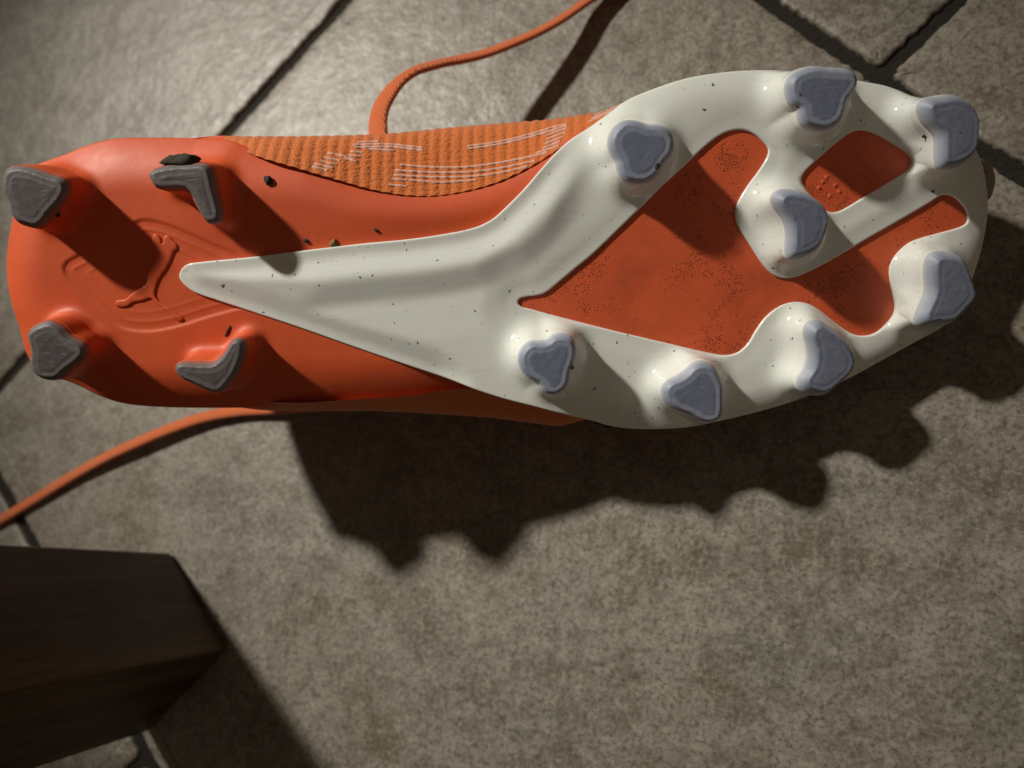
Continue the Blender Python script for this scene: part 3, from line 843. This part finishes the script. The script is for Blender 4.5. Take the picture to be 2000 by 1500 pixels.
# --- woven windows seen through the plate
def grow(Q, d):
    t = np.roll(Q, -1, 0) - np.roll(Q, 1, 0)
    nn = np.stack([t[:, 1], -t[:, 0]], 1) / (np.linalg.norm(t, axis=1)[:, None] + 1e-9)
    if area2(Q) < 0:
        nn = -nn
    return Q + nn * d
for Q in (holeA, holeB):
    g = grow(Q[::2], 0.8)
    gp, gt, gl = sheet(g, [], 2.4, [1.0])
    gw = base_w(gp[:, 0]) + 0.02 + 0.10 * np.array([mnoise.noise((p[0] * 0.09, p[1] * 0.09, 3)) for p in gp])
    if Q is holeB:      # four little moulded nubs
        for q in ((86.4, 17.2), (83.6, 16.2), (86.9, 14.2), (84.3, 12.9), (89.3, 13.6)):
            pass
    V, F = with_walls(gp, gw, gt, gl, lambda P: base_w(P[:, 0]) - 1.0)
    wm = link('woven_window', mesh('woven_window', V * mm, F), M_WEAVE, boot)
    if Q is holeB:
        for q in ((85.9, 18.2), (83.9, 15.6), (88.3, 15.9), (86.9, 13.2), (84.9, 17.0), (89.4, 14.2)):
            b = bmesh.new()
            bmesh.ops.create_icosphere(b, subdivisions=2, radius=0.6 * mm)
            for vv in b.verts:
                vv.co.z *= 0.3
                vv.co += Vector((q[0] * mm, q[1] * mm, (float(base_w(q[0])) + 0.02) * mm))
            me = bpy.data.meshes.new('nub'); b.to_mesh(me); b.free()
            link('nub', me, M_WEAVE, wm)

# --- leaping cat emblem raised in the heel panel
cat_o = catmull(CAT, 0.28)
_t = np.roll(cat_o, -2, 0) - np.roll(cat_o, 2, 0)
_n = np.stack([_t[:, 1], -_t[:, 0]], 1) / (np.linalg.norm(_t, axis=1)[:, None] + 1e-9) * (1 if area2(cat_o) > 0 else -1)
cat_o = cat_o + _n * 0.30
cp, ct, cl = sheet(cat_o, [], 0.7, [0.14, 0.34])
dc = poly_dist(cp, cat_o)
def cat_low(P):
    return heel_w(P) - 0.1
cw = heel_w(cp) + 0.10 + 0.34 * np.sqrt(np.clip(1 - (1 - np.clip(dc / 0.38, 0, 1)) ** 2, 0, 1))
V, F = with_walls(cp, cw, ct, cl, cat_low)
link('cat_emblem', mesh('cat_emblem', V * mm, F), M_ORANGE, boot)

# --- studs
def surf_w(P, white):
    if not white:
        m = inside(P, OUT_H)
        w = heel_w(P)
        return np.where(m, w, w - 1.2)
    m = inside(P, PL) & ~inside(P, holeA) & ~inside(P, holeB)
    w = plate_w(P)
    d = np.minimum(poly_dist(P, PL), np.minimum(poly_dist(P, holeA), poly_dist(P, holeB)))
    return np.where(m, w, base_w(P[:, 0]) - 0.25 - 0.6 * d)
def make_stud(key, poly, hs):
    white = key[0] == 'F'
    Q, c, circ, B = BASES[key]
    bw = float(base_w(c[0]))
    def ring(off, blend, h):
        P = Q * (1 - blend) + B * blend
        t = np.roll(P, -1, 0) - np.roll(P, 1, 0)
        dirn = np.stack([t[:, 1], -t[:, 0]], 1)
        dirn /= np.linalg.norm(dirn, axis=1)[:, None] + 1e-9
        for _ in range(5):
            dirn = (np.roll(dirn, 1, 0) + dirn * 2 + np.roll(dirn, -1, 0)) / 4
        P = P + dirn * off
        return np.column_stack([P, np.full(len(P), bw + 0.9 + h)])
    def loft(rings, cap):
        V = np.concatenate(rings)
        F = []
        n = len(rings)
        for r_ in range(n - 1):
            for i in range(NP_):
                i2 = (i + 1) % NP_
                F.append((r_ * NP_ + i, r_ * NP_ + i2, (r_ + 1) * NP_ + i2, (r_ + 1) * NP_ + i))
        if cap:
            V = np.vstack([V, [[*c, rings[-1][:, 2].mean()]]])
            k = len(V) - 1
            for i in range(NP_):
                F.append(((n - 1) * NP_ + i, (n - 1) * NP_ + (i + 1) % NP_, k))
        return V, F
    H = hs - 0.9
    f = 1.0 if white else 0.92
    tipd = 2.5 if white else 2.0
    body = [ring(1.6, 1, -1.2), ring(1.55, 1, 2.0), ring(1.42, 1, 4.2), ring(1.25, .8, 5.7), ring(1.05, .5, 7.1),
            ring(0.86, .2, H - tipd), ring(0.4, .2, H - tipd + 0.1)]
    V, F = loft(body, True)
    st = link('stud', mesh('stud', V * mm, F), M_WHITE if white else M_ORANGE, boot)
    seed = sum(map(ord, key))
    wedge = key in ('F3', 'F4', 'F5', 'F6')
    c2 = c + (np.array([0.75, -0.1]) if wedge else np.array([0.12, -0.1]))
    k0 = 0.88 if wedge else 0.94
    T = c2 + (Q - c) * k0
    for _ in range(1):
        T = (np.roll(T, 1, 0) + T * 4 + np.roll(T, -1, 0)) / 6
    gp, gt, gl = sheet(T, [], 0.42, [0.1, 0.25])
    d = poly_dist(gp, T)
    nz = np.array([mnoise.noise((p[0] * 0.5, p[1] * 0.5, seed)) * 0.07 + mnoise.noise((p[0] * 2.2, p[1] * 2.2, seed + 4)) * 0.018 for p in gp])
    # worn face: rounded rim, faint stepped contour lines round a raised middle
    gro = np.abs(np.sin(d * 3.3 + nz * 16)) ** 6
    z = H - 0.10 - 0.22 * np.clip(1 - d / 0.25, 0, 1) ** 2 + 0.10 * sstep(1.5, 1.85, d) - 0.075 * gro * sstep(0.5, 0.8, d) * np.clip(0.45 + nz * 9, 0, 1) + nz * sstep(0, .6, d)
    if wedge:
        z = z - 0.06 * (gp[:, 0] - c2[0])
    top = np.column_stack([gp, bw + 0.9 + z])
    rings = [ring(0.50, .12, H - 1.6), ring(0.86, .2, H - tipd + 0.05), ring(0.70, .2, H - tipd - 0.15)]
    if not wedge:
        rings.insert(0, ring(0.10, .0, H - 0.75))
    V = np.concatenate([top] + rings)
    F = [tuple(t) for t in gt]
    prev = list(gl[0])
    base_i = len(top)
    for r_ in rings:
        cur = list(range(base_i, base_i + NP_))
        base_i += NP_
        for i in range(NP_):
            i2 = (i + 1) % NP_
            F.append((prev[i2], prev[i], cur[i], cur[i2]))
        prev = cur
    me = mesh('stud_tip', V * mm, F)
    core = np.zeros(len(V)); core[:len(top)] = 0.35 + 0.65 * sstep(1.3, 1.9, d) if not wedge else 0.75
    me.attributes.new('core', 'FLOAT', 'POINT').data.foreach_set('value', core.astype(np.float32))
    sk = np.zeros(len(V)); sk[len(V) - 3 * NP_:len(V) - 2 * NP_] = 0.40; sk[len(V) - 2 * NP_:] = 1.0
    me.attributes.new('skirt', 'FLOAT', 'POINT').data.foreach_set('value', sk.astype(np.float32))
    link('stud_tip', me, M_TIP if white else M_TIP_H, st)
for key, poly in STUDS.items():
    make_stud(key, poly, 11.5)

# --- upper: moulded heel counter and ribbed knit
NPT = 121
us = np.concatenate([np.arange(-146.8, -140, 0.4), np.arange(-140, -78, 1.2), np.arange(-78, 44, 0.4), np.arange(44, 131.2, 1.2)])
SEC = upper_sections(us, NPT)
def grid_mesh(name, S3, mat, flip=False):
    n, k, _ = S3.shape
    V = to_floor(S3.reshape(-1, 3))
    F = [(i * k + j, (i + 1) * k + j, (i + 1) * k + j + 1, i * k + j + 1) for i in range(n - 1) for j in range(k - 1)]
    F = [f[::-1] for f in F]
    return link(name, mesh(name, V * mm, F), mat, boot)
iu = int(np.searchsorted(us, -78))
grid_mesh('heel_counter', SEC[:iu + 1], M_COUNTER)
K = SEC[iu:].copy()
# ribs of the knit: real relief across the sides
cen = K.mean(1, keepdims=True)
outw = K - cen
outw[..., 0] = 0
outw /= np.linalg.norm(outw, axis=2, keepdims=True)
uu = K[..., 0]
rib = np.abs(np.sin(math.pi * (uu + 0.10 * K[..., 2]) / 3.1)) - 0.6
fade = sstep(-79, -70, uu) * (1 - sstep(38, 44, uu)) * (0.25 + 0.75 * sstep(-25, 0, K[..., 1]))
K += outw * (0.36 * rib * fade)[..., None]
knit = grid_mesh('knit_upper', K, M_KNIT)

# --- pale threads woven into the knit
kv = np.array([v.co[:] for v in knit.data.vertices])
tree = BVHTree.FromPolygons([Vector(v) for v in kv], [tuple(p.vertices) for p in knit.data.polygons])
for line in KNIT_STRIPES:
    Q = catmull(line, 0.6, closed=False) if len(line) > 2 else np.linspace(line[0], line[1], 8)
    row = []
    for q in Q:
        hit = tree.ray_cast(Vector((q[0] * mm, q[1] * mm, 0.02)), Vector((0, 0, -1)))
        if hit[0] is not None:
            row.append((np.array(hit[0]) * 1000, np.array(hit[1])))
    if len(row) < 3:
        continue
    V = []; F = []
    for i, (p, nrm) in enumerate(row):
        a = row[max(i - 1, 0)][0]; b = row[min(i + 1, len(row) - 1)][0]
        t = (b - a) / (np.linalg.norm(b - a) + 1e-9)
        if nrm[1] < 0:
            nrm = -nrm
        sdw = np.cross(t, nrm); sdw /= np.linalg.norm(sdw) + 1e-9
        wdt = 0.42 + 0.08 * math.sin(i * 1.7)
        lift = 0.05 + 0.06 * abs(math.sin(i * 0.6))
        for x, h in ((-1, -0.15), (-.6, .10), (.6, .10), (1, -0.15)):
            V.append(p + sdw * wdt * x + nrm * (lift + h))
        if i:
            o_ = (i - 1) * 4
            for j in range(3):
                F.append((o_ + j, o_ + j + 1, o_ + 5 + j, o_ + 4 + j))
    link('thread', mesh('thread', np.array(V) * mm, F), M_THREAD, boot)

# --- laces: flat woven ribbons
inv = boot.matrix_world.inverted()
def ribbon(pts, half_w, half_t, phi):
    """Flat lace along world points; phi(s) turns it from lying flat (0) to standing on edge (90 degrees)."""
    Q = catmull(pts, 0.0022, closed=False)
    n = len(Q)
    V = []; F = []
    prof = [(math.cos(t), math.sin(t)) for t in np.linspace(0, 2 * math.pi, 13)[:-1]]
    k = len(prof)
    for i in range(n):
        a = Q[max(i - 1, 0)]; b = Q[min(i + 1, n - 1)]
        t = (b - a) / np.linalg.norm(b - a)
        side = np.cross(t, (0, 0, 1)); side /= np.linalg.norm(side)
        up = np.cross(side, t)
        f = math.radians(phi(i / (n - 1)))
        wd = math.cos(f) * side + math.sin(f) * up
        th = -math.sin(f) * side + math.cos(f) * up
        for (x, y) in prof:
            xx = math.copysign(abs(x) ** 0.6, x)
            V.append(Q[i] + wd * half_w * xx + th * half_t * math.copysign(abs(y) ** 0.8, y))
        if i:
            o_ = (i - 1) * k
            for j in range(k):
                j2 = (j + 1) % k
                F.append((o_ + j, o_ + j2, o_ + k + j2, o_ + k + j))
    F.append(tuple(range(k))[::-1]); F.append(tuple(range((n - 1) * k, n * k)))
    V = np.array([tuple(inv @ Vector(v)) for v in V])
    return link('lace', mesh('lace', V, F), M_LACE, boot)
ribbon(LACE_A, 0.0034, 0.0012, lambda s: float(np.interp(s, [0, .45, .6, .72, .82, 1], [-34, -34, -28, -14, -4, 0])))
ribbon(LACE_B, 0.0024, 0.0013, lambda s: float(np.interp(s, [0, .5, 1], [10, 16, 10])))

# --- scuffed rubber bumper just showing beyond the toe rim
b = bmesh.new()
bmesh.ops.create_uvsphere(b, u_segments=24, v_segments=14, radius=1.0)
for v in b.verts:
    k = 1 + 0.12 * mnoise.noise(v.co * 2.0)
    v.co = Vector((v.co.x * 3.4 + 0.03 * v.co.y * v.co.y * -30, v.co.y * 6.6, v.co.z * 3.6)) * k * mm
    v.co += Vector((CRUMBS['bumper'][0] - 2.6, CRUMBS['bumper'][1], CRUMBS['bumper'][2] - 1.5)) * mm
me = bpy.data.meshes.new('toe_bumper'); b.to_mesh(me); b.free()
link('toe_bumper', me, make_plain('scuffed_rubber', (0.20, 0.17, 0.12), (0.34, 0.30, 0.23), 0.6), boot)

# ------------------------------------------------------------------ crumbs of dirt lying on the boot, and black blobs standing for dark pits
def crumb(name, where, size, mat, label, seed, squash=0.6, rot=0.0):
    b = bmesh.new()
    bmesh.ops.create_icosphere(b, subdivisions=3, radius=1.0)
    for v in b.verts:
        k = 1 + 0.45 * mnoise.noise(v.co * 1.3 + Vector((seed, 0, 0))) + 0.3 * mnoise.noise(v.co * 3.1 + Vector((0, seed, 0)))
        v.co = Vector((v.co.x * size[0], v.co.y * size[1], v.co.z * size[2])) * k * mm
    me = bpy.data.meshes.new(name); b.to_mesh(me); b.free()
    o = link(name, me, mat, None, True)
    p = Vector((where[0] * mm, where[1] * mm, (where[2] + size[2] * 0.4) * mm))
    o.matrix_world = boot.matrix_world @ Matrix.Translation(p) @ Matrix.Rotation(rot, 4, 'Z')
    tag(o, label, 'dirt', 'bits of dirt stuck to the boot')
def surf_at(q, white):
    return float(surf_w(np.array([q[:2]]), white)[0])
c_ = CRUMBS
crumb('dirt_crumb_or_pit', (*c_['crumb_a'][:2], surf_at(c_['crumb_a'], False)), (1.0, 1.2, 0.9), M_MUD, 'dark crumb of soil on the orange midsole right of the topmost heel stud shadow', 3)
crumb('dirt_crumb_or_pit', (*c_['crumb_b'][:2], surf_at(c_['crumb_b'], False)), (0.8, 0.5, 0.5), M_BLACK, 'black speck beside the tan chaff, close above the white tail', 8, rot=-0.5)
crumb('chaff_flake', (*c_['crumb_c'][:2], surf_at(c_['crumb_c'], False)), (1.25, 0.95, 0.8), M_CHAFF, 'tan flake of dry chaff caught against the upper edge of the white tail', 5, rot=0.6)
crumb('dirt_crumb_or_pit', (*c_['crumb_d'][:2], surf_at(c_['crumb_d'], False)), (0.9, 0.5, 0.5), M_BLACK, 'black crumb stuck where the knit meets the orange midsole', 12, rot=-0.4)
crumb('dirt_crumb_or_pit', (*c_['crumb_e'][:2], surf_at(c_['crumb_e'], False)), (0.85, 0.4, 0.4), M_BLACK, 'thin black crumb on orange plastic halfway between knit and white tail', 15, rot=-0.5)
crumb('grass_blade', (*c_['blade'][:2], surf_at(c_['blade'], False)), (0.42, 1.7, 0.3), M_BLACK, 'short black blade of grass on the crescent heel stud near the white tail', 21, rot=-0.6)
crumb('mud_clump', (c_['clump'][0], c_['clump'][1], c_['clump'][2] - 1.2), (4.4, 1.7, 1.7), M_MUD, 'dark clump of mud on top of the crescent heel stud nearest the knit', 33)
crumb('mud_smear', (*c_['f3a'][:2], surf_at(c_['f3a'], True)), (1.9, 0.8, 0.3), M_MUD, 'smear of mud on the white base of the stud at the toe corner', 40, rot=0.2)
crumb('mud_smear', (*c_['f2'][:2], surf_at(c_['f2'], True)), (0.8, 0.5, 0.7), M_MUD, 'spot of mud on the white base of the stud at the top rim', 44)
crumb('dirt_crumb_or_pit', c_['pit_a'], (0.55, 0.8, 0.35), M_BLACK, 'dark pit imitated by a small black blob on the lower right edge of the stud above the big woven window', 61, rot=-0.4)  # small dark hole in the stud, imitated by an added black blob
crumb('dirt_crumb_or_pit', c_['pit_b'], (0.5, 0.75, 0.4), M_BLACK, 'dark pit imitated by a small black blob on the right edge of the forefoot stud nearest the knit strip below', 65, rot=0.2)  # black blob added in place of a dark dimple in the stud
crumb('dirt_crumb_or_pit', c_['pit_c'], (0.9, 0.8, 0.5), M_BLACK, 'dark pit imitated by a black blob at the lower right foot of the upper rear heel stud', 68)  # added blob standing for a dark hole at the stud foot
crumb('black_bit', (c_['mark'][0], c_['mark'][1] + 0.2, c_['mark'][2]), (2.6, 0.8, 1.0), M_BLACK, 'black bit at the lower rim where knit and white plate meet', 50, rot=-0.3)  # small black bit laid along the seam of knit and plate
